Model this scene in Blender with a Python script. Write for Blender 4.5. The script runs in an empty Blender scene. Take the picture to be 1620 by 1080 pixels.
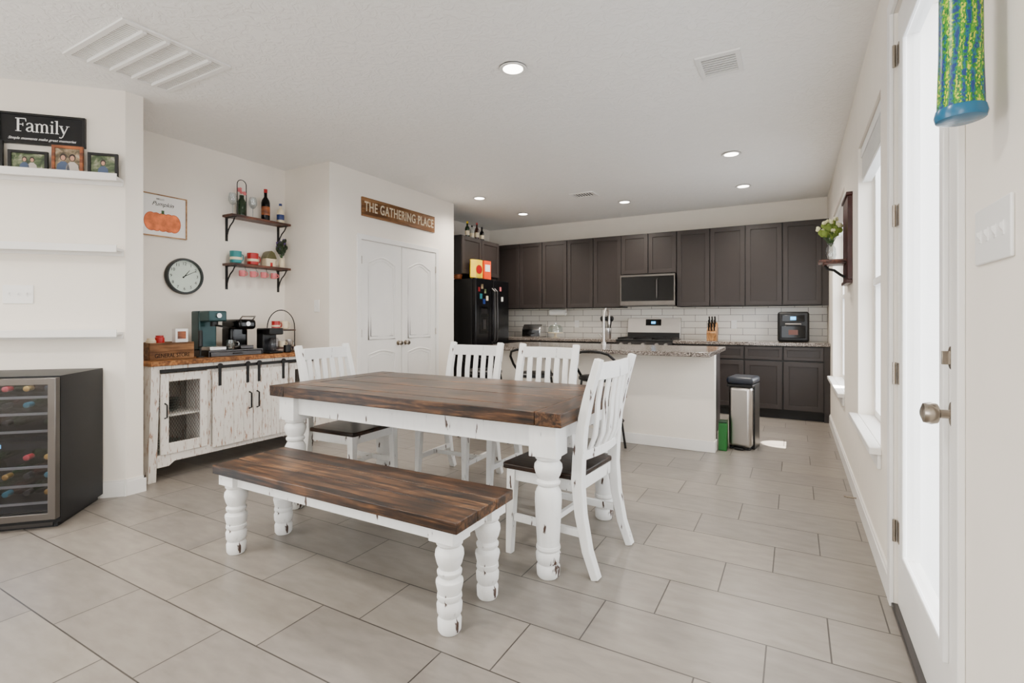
import bpy, math, random
from mathutils import Vector, Matrix
random.seed(3)
C=bpy.context.scene.collection
R=math.radians
# ---------------------------------------------------------------- mesh helper
class MB:
    def __init__(s): s.v=[];s.f=[];s.m=[]
    def add(s,vs,fs,m=0,M=None):
        o=len(s.v)
        for p in vs:
            p=Vector(p); s.v.append(M@p if M is not None else p)
        for f in fs: s.f.append([i+o for i in f]); s.m.append(m)
        return s
    def box(s,x0,x1,y0,y1,z0,z1,m=0,M=None):
        return s.add([(x0,y0,z0),(x1,y0,z0),(x1,y1,z0),(x0,y1,z0),(x0,y0,z1),(x1,y0,z1),(x1,y1,z1),(x0,y1,z1)],
          [(0,3,2,1),(4,5,6,7),(0,1,5,4),(1,2,6,5),(2,3,7,6),(3,0,4,7)],m,M)
    def taper(s,c0,w0,d0,c1,w1,d1,m=0):
        v=[]
        for c,w,d in((c0,w0,d0),(c1,w1,d1)):
            for a,b in((-1,-1),(1,-1),(1,1),(-1,1)): v.append((c[0]+a*w/2,c[1]+b*d/2,c[2]))
        return s.add(v,[(0,3,2,1),(4,5,6,7),(0,1,5,4),(1,2,6,5),(2,3,7,6),(3,0,4,7)],m)
    def lathe(s,prof,c=(0,0,0),n=24,m=0,M=None,sx=1,sy=1):
        v=[];f=[]
        for r,z in prof:
            r=max(r,1e-4)
            for i in range(n):
                a=2*math.pi*i/n; v.append((c[0]+r*math.cos(a)*sx,c[1]+r*math.sin(a)*sy,c[2]+z))
        k=len(prof)
        for j in range(k-1):
            for i in range(n):
                i2=(i+1)%n; f.append((j*n+i,j*n+i2,(j+1)*n+i2,(j+1)*n+i))
        f.append(tuple(range(n-1,-1,-1))); f.append(tuple(range((k-1)*n,k*n)))
        return s.add(v,f,m,M)
    def cyl(s,p0,p1,r0,r1=None,n=16,m=0):
        p0=Vector(p0);p1=Vector(p1);r1=r0 if r1 is None else r1
        d=p1-p0; q=Vector((0,0,1)).rotation_difference(d.normalized()).to_matrix().to_4x4()
        return s.lathe([(r0,0),(r1,d.length)],n=n,m=m,M=Matrix.Translation(p0)@q)
    def ball(s,c,r,n=16,m=0):
        if not isinstance(r,(tuple,list)): r=(r,r,r)
        k=8
        prof=[(math.sin(math.pi*i/k),-math.cos(math.pi*i/k)) for i in range(k+1)]
        return s.lathe(prof,n=n,m=m,M=Matrix.Translation(c)@Matrix.Diagonal((r[0],r[1],r[2],1)))
    def tube(s,path,r,n=8,m=0,closed=False):
        P=[Vector(p) for p in path];k=len(P);v=[];f=[];up=None
        for i in range(k):
            if closed: t=(P[(i+1)%k]-P[i-1])
            else: t=P[min(i+1,k-1)]-P[max(i-1,0)]
            t.normalize()
            if up is None:
                up=Vector((0,0,1)) if abs(t.z)<.9 else Vector((1,0,0))
            a=(up-t*up.dot(t)).normalized(); up=a; b=t.cross(a)
            for j in range(n):
                g=2*math.pi*j/n; v.append(P[i]+(a*math.cos(g)+b*math.sin(g))*r)
        kk=k if closed else k-1
        for i in range(kk):
            for j in range(n):
                j2=(j+1)%n;i2=(i+1)%k; f.append((i*n+j,i*n+j2,i2*n+j2,i2*n+j))
        if not closed:
            f.append(tuple(range(n-1,-1,-1))); f.append(tuple(range((k-1)*n,k*n)))
        return s.add(v,f,m)
    def _ax(s,p,q,h,axis):
        return {'x':(h,p,q),'y':(p,h,q),'z':(p,q,h)}[axis]
    def prism(s,poly,a,b,axis='x',m=0):
        n=len(poly)
        v=[s._ax(p[0],p[1],a,axis) for p in poly]+[s._ax(p[0],p[1],b,axis) for p in poly]
        f=[tuple(range(n-1,-1,-1)),tuple(range(n,2*n))]
        for i in range(n): f.append((i,(i+1)%n,n+(i+1)%n,n+i))
        return s.add(v,f,m)
    def ribbon(s,path,t,a,b,axis='x',m=0):
        P=[Vector(p) for p in path];k=len(P);v=[];f=[]
        ts=t if isinstance(t,(list,tuple)) else [t]*k
        for i in range(k):
            d=(P[min(i+1,k-1)]-P[max(i-1,0)]).normalized(); n=Vector((-d.y,d.x))*ts[i]/2
            for q in (P[i]-n,P[i]+n):
                for h in (a,b): v.append(s._ax(q.x,q.y,h,axis))
        for i in range(k-1):
            o=i*4;e=o+4
            for p,q in((0,1),(1,3),(3,2),(2,0)): f.append((o+p,o+q,e+q,e+p))
        f.append((0,1,3,2));o=(k-1)*4;f.append((o,o+1,o+3,o+2))
        return s.add(v,f,m)
    def frame(s,x0,x1,z0,z1,w,y0,y1,axis='y',m=0):
        v=[]
        for h in(y0,y1):
            for (a,b) in((x0,z0),(x1,z0),(x1,z1),(x0,z1),(x0+w,z0+w),(x1-w,z0+w),(x1-w,z1-w),(x0+w,z1-w)): v.append(s._ax(a,b,h,axis))
        f=[]
        for i in range(4):
            j=(i+1)%4
            f+=[(i,j,4+j,4+i),(8+i,12+i,12+j,8+j),(i,8+i,8+j,j),(4+i,4+j,12+j,12+i)]
        return s.add(v,f,m)
    def mesh(s,name,mats):
        import bmesh
        me=bpy.data.meshes.new(name); me.from_pydata([tuple(p) for p in s.v],[],s.f)
        for x in mats: me.materials.append(x)
        for p,mi in zip(me.polygons,s.m): p.material_index=mi
        bm=bmesh.new(); bm.from_mesh(me); bmesh.ops.recalc_face_normals(bm,faces=bm.faces); bm.to_mesh(me); bm.free()
        me.polygons.foreach_set('use_smooth',[True]*len(me.polygons)); me.set_sharp_from_angle(angle=R(38)); me.update()
        return me
    def obj(s,name,mats,parent=None,loc=(0,0,0),rot=0,bev=0,label=None,seg=2):
        if not isinstance(mats,(list,tuple)): mats=[mats]
        o=bpy.data.objects.new(name,s.mesh(name,mats)); C.objects.link(o)
        o.location=loc; o.rotation_euler=(0,0,rot)
        if parent: o.parent=parent
        if bev:
            b=o.modifiers.new('bevel','BEVEL'); b.width=bev; b.segments=seg; b.limit_method='ANGLE'; b.angle_limit=R(40)
        if label: o['label']=label
        return o
def meta(o,label,cat,group=None):
    o['label']=label;o['category']=cat
    if group:o['group']=group
    return o
def thing(name,label,cat,loc,rot=0,group=None):
    e=bpy.data.objects.new(name,None); C.objects.link(e); e.empty_display_size=.1
    e.location=loc; e.rotation_euler=(0,0,rot); return meta(e,label,cat,group)
def dup(o,loc,rot=0,label=None):
    n=o.copy(); C.objects.link(n); n.location=loc; n.rotation_euler=(0,0,rot)
    if label:n['label']=label
    def rec(a,b):
        for ch in list(a.children):
            q=ch.copy(); C.objects.link(q); q.parent=b; rec(ch,q)
    rec(o,n); return n
def struct(o): o['kind']='structure'; return o
def text(body,size,mat,parent,loc,ext=.001,name='lettering',shear=0,sx=1,bold=0,sp=1):
    cu=bpy.data.curves.new('t','FONT');cu.body=body;cu.size=size;cu.extrude=ext;cu.align_x='CENTER';cu.align_y='CENTER';cu.shear=shear;cu.offset=bold;cu.resolution_u=4;cu.space_character=sp
    ob=bpy.data.objects.new('t',cu);C.objects.link(ob);dg=bpy.context.evaluated_depsgraph_get()
    me=bpy.data.meshes.new_from_object(ob.evaluated_get(dg)); bpy.data.objects.remove(ob)
    me.materials.clear();me.materials.append(mat)
    M=Matrix.Translation(loc)@Matrix.Rotation(R(90),4,'X')@Matrix.Diagonal((sx,1,1,1))
    me.transform(M); o=bpy.data.objects.new(name,me);C.objects.link(o)
    if parent:o.parent=parent
    return o
# ---------------------------------------------------------------- materials
def S(r,g,b):
    f=lambda c:((c/255+.055)/1.055)**2.4 if c>10 else c/255/12.92
    return (f(r),f(g),f(b),1)
def newmat(name):
    m=bpy.data.materials.new(name);m.use_nodes=True;nt=m.node_tree;return m,nt,nt.nodes['Principled BSDF']
def ovec(nt,sc=(1,1,1)):
    t=nt.nodes.new('ShaderNodeTexCoord');mp=nt.nodes.new('ShaderNodeMapping');mp.inputs['Scale'].default_value=sc
    nt.links.new(t.outputs['Object'],mp.inputs['Vector']);return mp.outputs[0]
def noise(nt,vec,scale,detail=3,dist=0):
    n=nt.nodes.new('ShaderNodeTexNoise');n.inputs['Scale'].default_value=scale;n.inputs['Detail'].default_value=detail;n.inputs['Distortion'].default_value=dist
    nt.links.new(vec,n.inputs['Vector']);return n.outputs['Fac']
def ramp(nt,fac,stops,interp='LINEAR'):
    r=nt.nodes.new('ShaderNodeValToRGB');e=r.color_ramp.elements;r.color_ramp.interpolation=interp
    while len(e)<len(stops): e.new(.5)
    for i,(p,c) in enumerate(stops): e[i].position=p;e[i].color=c
    nt.links.new(fac,r.inputs[0]);return r.outputs[0]
def bump(nt,b,h,strength,dist=.01):
    n=nt.nodes.new('ShaderNodeBump');n.inputs['Strength'].default_value=strength;n.inputs['Distance'].default_value=dist
    nt.links.new(h,n.inputs['Height']);nt.links.new(n.outputs[0],b.inputs['Normal'])
def mixc(nt,mode,fac,a,b):
    mx=nt.nodes.new('ShaderNodeMix');mx.data_type='RGBA';mx.blend_type=mode
    for i,x in((0,fac),(6,a),(7,b)):
        if isinstance(x,(int,float,tuple)): mx.inputs[i].default_value=x
        else: nt.links.new(x,mx.inputs[i])
    return mx.outputs[2]
def mul(c,k): return (min(c[0]*k,1),min(c[1]*k,1),min(c[2]*k,1),1)
def plain(name,col,rough=.5,metal=0,var=.06,ns=6,bmp=0,bs=60,emit=0,coat=0,spec=.5):
    m,nt,b=newmat(name);v=ovec(nt);f=noise(nt,v,ns)
    c=ramp(nt,f,[(.3,mul(col,1-var)),(.7,mul(col,1+var))]);nt.links.new(c,b.inputs['Base Color'])
    b.inputs['Roughness'].default_value=rough;b.inputs['Metallic'].default_value=metal;b.inputs['Coat Weight'].default_value=coat;b.inputs['Specular IOR Level'].default_value=spec
    if bmp: bump(nt,b,noise(nt,v,bs),bmp,.004)
    if emit:
        b.inputs['Emission Color'].default_value=col;b.inputs['Emission Strength'].default_value=emit
    return m
def wood(name,dark,mid,light,sc=(1.5,22,22),rough=.45,bmp=.3,worn=0,spec=.5,lo=.5,hi=1.35,knots=False):
    m,nt,b=newmat(name);v=ovec(nt,sc);f=noise(nt,v,1.6,8,.9);g=noise(nt,ovec(nt),5,6,.8)
    c1=ramp(nt,f,[(.36,dark),(.5,mid),(.66,light)]);c2=ramp(nt,g,[(.34,(lo,lo*.95,lo*.9,1)),(.5,(.95,.93,.9,1)),(.66,(hi,hi*.97,hi*.92,1))])
    out=mixc(nt,'MULTIPLY',1.0,c1,c2)
    if knots:
        vo=nt.nodes.new('ShaderNodeTexVoronoi');vo.inputs['Scale'].default_value=1;nt.links.new(ovec(nt,(sc[0]*1.6,sc[1]*.32,sc[2]*.32)),vo.inputs[0])
        kn=ramp(nt,vo.outputs['Distance'],[(.05,(.15,.13,.11,1)),(.10,(.6,.55,.5,1)),(.2,(1,1,1,1))]);out=mixc(nt,'MULTIPLY',.95,out,kn)
    if worn:
        k=noise(nt,ovec(nt,(sc[0]*2.5,sc[1]*2.5,sc[2]*2.5)),2.5,6,.3);w=ramp(nt,k,[(.54,(0,0,0,1)),(.72,(worn,worn,worn,1))])
        out=mixc(nt,'MIX',w,out,mul(light,1.5))
    nt.links.new(out,b.inputs['Base Color']);b.inputs['Specular IOR Level'].default_value=spec
    b.inputs['Roughness'].default_value=rough;bump(nt,b,f,bmp,.003);return m
def distress(name,base,wear,sc=(14,14,3),th=.66,s=2.2):
    m,nt,b=newmat(name);v=ovec(nt,sc);f=noise(nt,v,s,6,.2)
    c=ramp(nt,f,[(0,mul(base,.93)),(.45,base),(th,mul(base,.95)),(th+.03,wear)]);nt.links.new(c,b.inputs['Base Color'])
    b.inputs['Roughness'].default_value=.5;bump(nt,b,f,.15,.002);return m
def glass(name,tint=(1,1,1,1),amt=.12):
    m=bpy.data.materials.new(name);m.use_nodes=True;nt=m.node_tree;nt.nodes.clear()
    o=nt.nodes.new('ShaderNodeOutputMaterial');t=nt.nodes.new('ShaderNodeBsdfTransparent');g=nt.nodes.new('ShaderNodeBsdfGlossy');mx=nt.nodes.new('ShaderNodeMixShader')
    t.inputs[0].default_value=tint;g.inputs['Roughness'].default_value=.05;mx.inputs[0].default_value=amt
    nt.links.new(t.outputs[0],mx.inputs[1]);nt.links.new(g.outputs[0],mx.inputs[2]);nt.links.new(mx.outputs[0],o.inputs[0]);return m
def math_(nt,op,a,b=None,c=None):
    n=nt.nodes.new('ShaderNodeMath');n.operation=op
    for i,x in enumerate((a,b,c)):
        if x is None: continue
        if isinstance(x,(int,float)): n.inputs[i].default_value=x
        else: nt.links.new(x,n.inputs[i])
    return n.outputs[0]
def floor_mat():
    m,nt,b=newmat('porcelain_floor_tile')
    t=nt.nodes.new('ShaderNodeTexCoord');sp=nt.nodes.new('ShaderNodeSeparateXYZ');nt.links.new(t.outputs['Object'],sp.inputs[0])
    TY=.305;TX=.61
    ry=math_(nt,'DIVIDE',math_(nt,'SUBTRACT',sp.outputs[1],2.07),TY);row=math_(nt,'FLOOR',ry);fy=math_(nt,'SUBTRACT',ry,row)
    rx=math_(nt,'DIVIDE',math_(nt,'SUBTRACT',math_(nt,'ADD',sp.outputs[0],.497),math_(nt,'MULTIPLY',row,.2033)),TX)
    col=math_(nt,'FLOOR',rx);fx=math_(nt,'SUBTRACT',rx,col)
    ex=math_(nt,'MULTIPLY',math_(nt,'MINIMUM',fx,math_(nt,'SUBTRACT',1,fx)),TX)
    ey=math_(nt,'MULTIPLY',math_(nt,'MINIMUM',fy,math_(nt,'SUBTRACT',1,fy)),TY)
    e=math_(nt,'MINIMUM',ex,ey);gm=math_(nt,'LESS_THAN',e,.0027)
    cb=nt.nodes.new('ShaderNodeCombineXYZ');nt.links.new(col,cb.inputs[0]);nt.links.new(row,cb.inputs[1])
    wn=nt.nodes.new('ShaderNodeTexWhiteNoise');nt.links.new(cb.outputs[0],wn.inputs[0])
    n1=noise(nt,ovec(nt,(3,9,1)),2.6,9,.2)
    base=ramp(nt,n1,[(.3,S(124,117,109)),(.5,S(131,124,116)),(.7,S(138,131,122))])
    tv=ramp(nt,wn.outputs[0],[(0,(.88,.88,.89,1)),(1,(1.05,1.04,1.02,1))])
    o=mixc(nt,'MULTIPLY',1.0,base,tv);o=mixc(nt,'MIX',gm,o,S(60,55,51))
    nt.links.new(o,b.inputs['Base Color'])
    b.inputs['Roughness'].default_value=.33
    bump(nt,b,math_(nt,'SUBTRACT',1,gm),.3,.002);return m
def subway_mat():
    m,nt,b=newmat('white_subway_tile');t=nt.nodes.new('ShaderNodeTexCoord');sp=nt.nodes.new('ShaderNodeSeparateXYZ');nt.links.new(t.outputs['Object'],sp.inputs[0])
    cb=nt.nodes.new('ShaderNodeCombineXYZ');nt.links.new(sp.outputs[0],cb.inputs[0]);nt.links.new(sp.outputs[2],cb.inputs[1])
    br=nt.nodes.new('ShaderNodeTexBrick');nt.links.new(cb.outputs[0],br.inputs[0]);br.inputs['Scale'].default_value=1
    br.inputs['Color1'].default_value=S(222,216,206);br.inputs['Color2'].default_value=S(232,227,218);br.inputs['Mortar'].default_value=S(100,92,86)
    br.inputs['Mortar Size'].default_value=.003;br.inputs['Brick Width'].default_value=.305;br.inputs['Row Height'].default_value=.09
    nt.links.new(br.outputs[0],b.inputs['Base Color']);b.inputs['Roughness'].default_value=.2;return m
def granite_mat():
    m,nt,b=newmat('speckled_granite');v=ovec(nt);f=noise(nt,v,120,5)
    c=ramp(nt,f,[(.38,S(30,26,24)),(.47,S(92,82,75)),(.56,S(132,122,114)),(.68,S(186,176,166))]);nt.links.new(c,b.inputs['Base Color']);b.inputs['Roughness'].default_value=.15;return m
def mosaic_mat():
    m,nt,b=newmat('mosaic_glass');vo=nt.nodes.new('ShaderNodeTexVoronoi');vo.inputs['Scale'].default_value=210;nt.links.new(ovec(nt),vo.inputs[0])
    sp=nt.nodes.new('ShaderNodeSeparateColor');nt.links.new(vo.outputs['Color'],sp.inputs[0])
    wv=nt.nodes.new('ShaderNodeTexWave');wv.inputs['Scale'].default_value=12;wv.inputs['Distortion'].default_value=8;wv.inputs['Detail'].default_value=1;nt.links.new(ovec(nt,(1.4,1.4,.4)),wv.inputs[0])
    f=math_(nt,'ADD',math_(nt,'MULTIPLY',wv.outputs['Fac'],.55),math_(nt,'MULTIPLY',sp.outputs[0],.45))
    c=ramp(nt,f,[(0,S(10,50,110)),(.24,S(8,96,110)),(.38,S(10,104,34)),(.52,S(70,146,24)),(.7,S(190,200,40)),(.84,S(20,100,36))],'CONSTANT')
    nt.links.new(c,b.inputs['Base Color']);b.inputs['Roughness'].default_value=.25;return m
def ceil_mat():
    m,nt,b=newmat('textured_ceiling_paint');v=ovec(nt);f=noise(nt,v,14,5,1.8)
    r=ramp(nt,f,[(.42,(0,0,0,1)),(.56,(1,1,1,1))])
    c=ramp(nt,f,[(.3,S(243,241,237)),(.7,S(246,244,240))]);nt.links.new(c,b.inputs['Base Color']);b.inputs['Roughness'].default_value=.8;bump(nt,b,r,.35,.007);return m
def photo_mat(name,c):
    m,nt,b=newmat(name);f=noise(nt,ovec(nt),22,4,.8);nt.links.new(ramp(nt,f,[(.3,c[0]),(.48,c[1]),(.6,c[2]),(.72,c[3])]),b.inputs['Base Color']);b.inputs['Roughness'].default_value=.3;return m
WALL=plain('cream_wall_paint',S(236,228,216),.7,var=.012,bmp=.12,bs=45)
CEIL=ceil_mat();FLOOR=floor_mat();TRIM=plain('white_trim_paint',S(234,231,226),.35,var=.02)
WHITE=plain('white_gloss',S(236,234,230),.35,var=.02);SUB=subway_mat();GRAN=granite_mat()
wk=dict(worn=.42,spec=.35,rough=.38,lo=.35,hi=1.75,knots=True)
WD=(S(18,10,6),S(50,31,18),S(90,62,38))
DARKW=wood('dark_walnut_wood',*WD,**wk);DARKW2=wood('dark_walnut_plank',S(22,13,7),S(62,39,23),S(106,76,48),**wk)
DARKWY=wood('dark_walnut_crossgrain',*WD,sc=(22,1.5,22),**wk)
SEATW=wood('dark_seat_wood',S(14,7,5),S(32,19,12),S(58,38,25),(22,1.5,22),.35,spec=.3)
DIST=distress('distressed_white_paint',S(228,228,226),S(60,38,26),th=.645)
PLANK=distress('whitewashed_plank',S(230,224,216),S(168,132,110),(50,50,6),.60,2.2)
BARWOOD=wood('honey_brown_wood',S(90,50,24),S(142,92,50),S(180,128,78),(22,1.5,22),spec=.3)
SHELFW=wood('reddish_shelf_wood',S(46,20,11),S(78,38,24),S(112,64,42),(2,22,22))
SIGNW=wood('sign_wood',S(82,54,32),S(112,76,46),S(138,100,66),(2,22,22),spec=.2,lo=.8,hi=1.15)
NATW=wood('natural_frame_wood',S(130,90,50),S(164,122,76),S(190,150,104),(3,20,20))
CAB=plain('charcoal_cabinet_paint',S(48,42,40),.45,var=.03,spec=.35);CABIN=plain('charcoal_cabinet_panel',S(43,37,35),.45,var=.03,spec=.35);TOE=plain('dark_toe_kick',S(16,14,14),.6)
BLACK=plain('black_satin',S(12,12,13),.4,spec=.35);BLACKG=plain('black_gloss',S(5,5,6),.06,spec=.2);IRON=plain('black_iron',S(14,12,12),.5,.2)
STEEL=plain('brushed_steel',S(190,186,182),.28,1,.04);MSTEEL=plain('mid_steel',S(112,108,105),.3,1);DSTEEL=plain('dark_steel',S(80,78,78),.3,1);NICK=plain('satin_nickel',S(160,150,138),.25,1)
GLASS=glass('clear_glass',amt=.06);DGLASS=glass('smoked_glass',(.75,.76,.80,1),.04)
BOTG=plain('dark_green_glass',S(16,40,16),.1);BOTB=plain('dark_amber_glass',S(52,20,11),.1)
RED=plain('red_glaze',S(166,14,18),.3);TEAL=plain('teal_glaze',S(30,126,130),.3);PINK=plain('pink_glaze',S(214,112,116),.35)
GREENP=plain('green_plastic',S(6,96,26),.3);YEL=plain('yellow_packaging',S(246,208,20),.4);ORG=plain('orange_packaging',S(226,66,12),.4)
CREAM=plain('cream_ceramic',S(222,206,174),.35);LEAF=plain('leaf_green',S(50,84,32),.6,var=.2);PETAL=plain('cream_yellow_petal',S(232,230,180),.6);DLEAF=plain('dark_foliage',S(34,48,26),.6,var=.3);LGREEN=plain('yellow_green_leaf',S(120,140,44),.6,var=.25)
BLUEP=plain('blue_plastic',S(24,48,110),.4);PTEAL=plain('petrol_metal',S(28,60,62),.35,.3)
MOS=mosaic_mat();MRIM=plain('turquoise_rim',S(2,92,130),.25)
EMIT=plain('lamp_lens',(1,.93,.84,1),.5,emit=14)
PHOTOB=photo_mat('photo_print_warm',(S(40,34,26),S(96,84,60),S(150,128,100),S(190,176,150)));PHOTOG=photo_mat('photo_print_garden',(S(28,40,26),S(66,84,50),S(120,126,96),S(180,176,160)))
SKIN=plain('photo_skin_tone',S(190,140,114),.5);SHIRT=plain('photo_blue_shirt',S(64,82,112),.5);SHIRT2=plain('photo_light_shirt',S(190,180,170),.5);HAIR=plain('photo_dark_hair',S(40,26,18),.6)
BRNF=wood('brown_frame_wood',S(96,42,10),S(142,72,26),S(172,98,44),(3,20,20));WHITEL=plain('white_lettering',S(240,240,238),.5)
TEXB=plain('dark_lettering',S(10,8,7),.6,spec=.2);SILV=plain('polished_silver',S(200,200,200),.15,1)
PALE=plain('muted_cream_lettering',S(206,190,160),.6,var=.12,ns=30,spec=.2)
LBLUE=plain('display_glow',S(90,190,255),.4,emit=2);DUCT=plain('vent_shadow',S(176,175,174),.8);DUCTD=plain('vent_shadow_dark',S(20,19,18),.8)
GL2=glass('cup_glass',(.8,.85,.85,1),.2);BSS=plain('black_stainless',S(18,18,21),.22,.4);LAMPG=glass('stemware_glass',(.8,.84,.85,1),.2)
CAPR=plain('dull_red_foil',S(120,22,26),.4);CAPT=plain('dull_teal_foil',S(30,100,110),.4);CAPG=plain('gold_foil',S(160,122,60),.3,.6);RACK=plain('rack_metal',S(150,148,146),.35,.8)
# ---------------------------------------------------------------- dims
XR=.36;YB=7.48;XL=-4.63;H=2.74;XP=-3.967;PY0=3.44;PY1=5.505
# ---------------------------------------------------------------- structure
struct(MB().box(-7,.52,-3.12,7.62,-.1,0).obj('floor',FLOOR))
struct(MB().box(.52,30,-8,45,-.2,-.1).obj('floor_patio',plain('pale_blue_grey_concrete',S(176,182,190),.8,var=.08,ns=2)))
struct(MB().box(-7,.52,-3.12,7.62,H,H+.1).obj('ceiling',CEIL))
W1=(5.0,6.45);W2=(2.98,3.96);W3=(-2.5,-1.1);WZ=(.57,2.3);DO=(1.655,2.605);DZ=2.46
w=MB();T=.16
def seg(y0,y1,z0,z1): w.box(XR,XR+T,y0,y1,z0,z1)
def hole(W): seg(W[0],W[1],0,WZ[0]);seg(W[0],W[1],WZ[1],H)
seg(-3,W3[0],0,H);hole(W3);seg(W3[1],DO[0],0,H);seg(DO[0],DO[1],DZ,H);seg(DO[1],W2[0],0,H);hole(W2)
seg(W2[1],W1[0],0,H);hole(W1);seg(W1[1],YB+.12,0,H)
struct(w.obj('wall_right',WALL))
struct(MB().box(-4.75,XR,YB,YB+.12,0,H).obj('wall_back',WALL))
struct(MB().box(-4.75,XL,1.82,YB,0,H).obj('wall_left',WALL))
struct(MB().box(XL,XP,PY0,PY1,0,H).obj('wall_pantry',WALL))
struct(MB().prism([(-3.957,1.713),(-3.957,1.82),(-4.75,1.82),(-5.6,.97),(-5.6,.07)],0,H,'z').obj('wall_angled',WALL))
w=MB();w.box(-7,-1.3,-3.12,-3,0,H).box(-1.3,.0,-3.12,-3,0,.5).box(-1.3,.0,-3.12,-3,2.3,H).box(.0,XR+T,-3.12,-3,0,H)
struct(w.obj('wall_rear',WALL))
struct(MB().box(-4.6,XR-.001,YB-.012,YB-.001,.92,1.40).obj('trim_1',SUB))
def bb(name,pts):
    o=MB()
    for (a,b) in zip(pts[:-1],pts[1:]):
        a=Vector((*a,0));b=Vector((*b,0));d=b-a;ang=math.atan2(d.y,d.x)
        M=Matrix.Translation(a)@Matrix.Rotation(ang,4,'Z')
        o.box(-.012,d.length+.012,-.014,0.0,0,.095,0,M);o.box(-.009,d.length+.009,-.009,0,.095,.11,0,M)
    return struct(o.obj(name,TRIM))
bb('baseboard_right',[(XR,6.82),(XR,DO[1]+.07)]);bb('baseboard_right.001',[(XR,DO[0]-.07),(XR,-2)])
bb('baseboard_angled',[(-5.5,.17),(-3.957,1.713),(-3.957,1.82),(-4.6,1.82)])
bb('baseboard_left',[(XL,1.84),(XL,3.43)])
bb('baseboard_pantry',[(XL+.02,PY0),(XP,PY0),(XP,3.79)]);bb('baseboard_pantry.001',[(XP,5.15),(XP,PY1),(XL+.05,PY1)])
def window(name,y0,y1):
    fr=MB();x0=XR+.085;x1=XR+.15;z0,z1=WZ
    fr.frame(y0,y1,z0,z1,.05,x0,x1,'x')
    zm=(z0+z1)/2-.03;fr.box(x0-.012,x1,y0+.05,y1-.05,zm,zm+.045)
    o=struct(fr.obj(name,WHITE,bev=.003))
    g=MB().box(x0+.03,x0+.034,y0+.05,y1-.05,z0+.05,z1-.05).obj('pane',GLASS,parent=o);struct(g)
    return MB().box(XR-.05,XR-.0,y0-.045,y1+.045,z0-.02,z0+.012).box(XR,x0,y0,y1,z0,z0+.012).box(XR-.016,XR,y0-.03,y1+.03,z0-.09,z0-.02)
s=window('window_1',*W1);struct(s.obj('trim_2',TRIM,bev=.004))
s=window('window_2',*W2);struct(s.obj('trim_3',TRIM,bev=.004))
for y0,y1 in(W1,W2):
    r=thing('window_blind','raised white slatted blind gathered at the top of a window','window blind',(XR+.045,(y0+y1)/2,0),R(-90))
    L=(y1-y0)/2-.01
    MB().box(-L,L,-.03,.03,2.235,2.295).obj('headrail',WHITE,parent=r)
    sl=MB()
    for i in range(12): sl.box(-L+.005,L-.005,-.026,.026,2.10+i*.011,2.106+i*.011)
    sl.box(-L+.005,L-.005,-.024,.024,2.075,2.095).obj('slats',WHITE,parent=r)
d=MB();dx0=XR+.012;dx1=XR+.055;y0,y1=DO;y0+=.01;y1-=.01;g0,g1,gz0,gz1=y0+.17,y1-.17,.27,2.28
d.box(dx0,dx1,y0,g0,.02,DZ-.01).box(dx0,dx1,g1,y1,.02,DZ-.01).box(dx0,dx1,g0,g1,.02,gz0).box(dx0,dx1,g0,g1,gz1,DZ-.01)
D=struct(d.obj('door_1',TRIM))
struct(MB().frame(g0-.03,g1+.03,gz0-.03,gz1+.03,.042,dx0-.014,dx0+.001,'x').obj('glazing_bead',WHITE,parent=D,bev=.004))
struct(MB().box(dx0+.018,dx0+.024,g0,g1,gz0,gz1).obj('pane',GLASS,parent=D))
ky=y0+.07
k=MB();k.cyl((dx0,ky,.94),(dx0-.01,ky,.94),.033,n=24).cyl((dx0-.01,ky,.94),(dx0-.035,ky,.94),.012)
k.lathe([(.012,0),(.026,.006),(.03,.02),(.026,.036),(.01,.042)],M=Matrix.Translation((dx0-.033,ky,.94))@Matrix.Rotation(R(-90),4,'Y'))
struct(k.obj('knob',NICK,parent=D))
k=MB();k.cyl((dx0,ky,1.09),(dx0-.012,ky,1.09),.031,n=24).box(dx0-.03,dx0-.012,ky-.004,ky+.004,1.072,1.108);struct(k.obj('deadbolt',NICK,parent=D,bev=.001))
for z in(.32,.97,1.62,2.28):
    hg=MB().cyl((dx0-.012,y1+.004,z-.045),(dx0-.012,y1+.004,z+.045),.007,n=10).box(dx0-.003,dx0+.001,y1-.03,y1,z-.044,z+.044)
    struct(hg.obj('hinge',NICK,parent=D))
def casing(x0,x1,a,b,top,w,sill=0):
    m=MB();p=[(a-w,0),(a,0),(a,top),(b,top),(b,0),(b+w,0),(b+w,top+w),(a-w,top+w)]
    return m.prism(p,x0,x1,'x')
c=casing(XR-.016,XR,DO[0],DO[1],DZ,.06)
c.box(XR+.056,XR+.16,DO[0],DO[0]+.01,0,DZ).box(XR+.056,XR+.16,DO[1]-.01,DO[1],0,DZ)
struct(c.obj('trim_4',TRIM,bev=.003))
struct(MB().box(XR-.01,XR+.16,DO[0],DO[1],0,.018).obj('trim_5',DSTEEL,bev=.003))
a,b=3.84,5.10
struct(casing(XP,XP+.022,a,b,2.035,.055).obj('trim_6',TRIM,bev=.003))
def arch(x0,x1,z0,z1,rise):
    p=[(x0,z0),(x1,z0),(x1,z1)];n=16
    for i in range(1,n):
        t=i/n;x=x1+(x0-x1)*t;p.append((x,z1+rise*math.sin(math.pi*t)**1.3))
    p.append((x0,z1));return p
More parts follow.
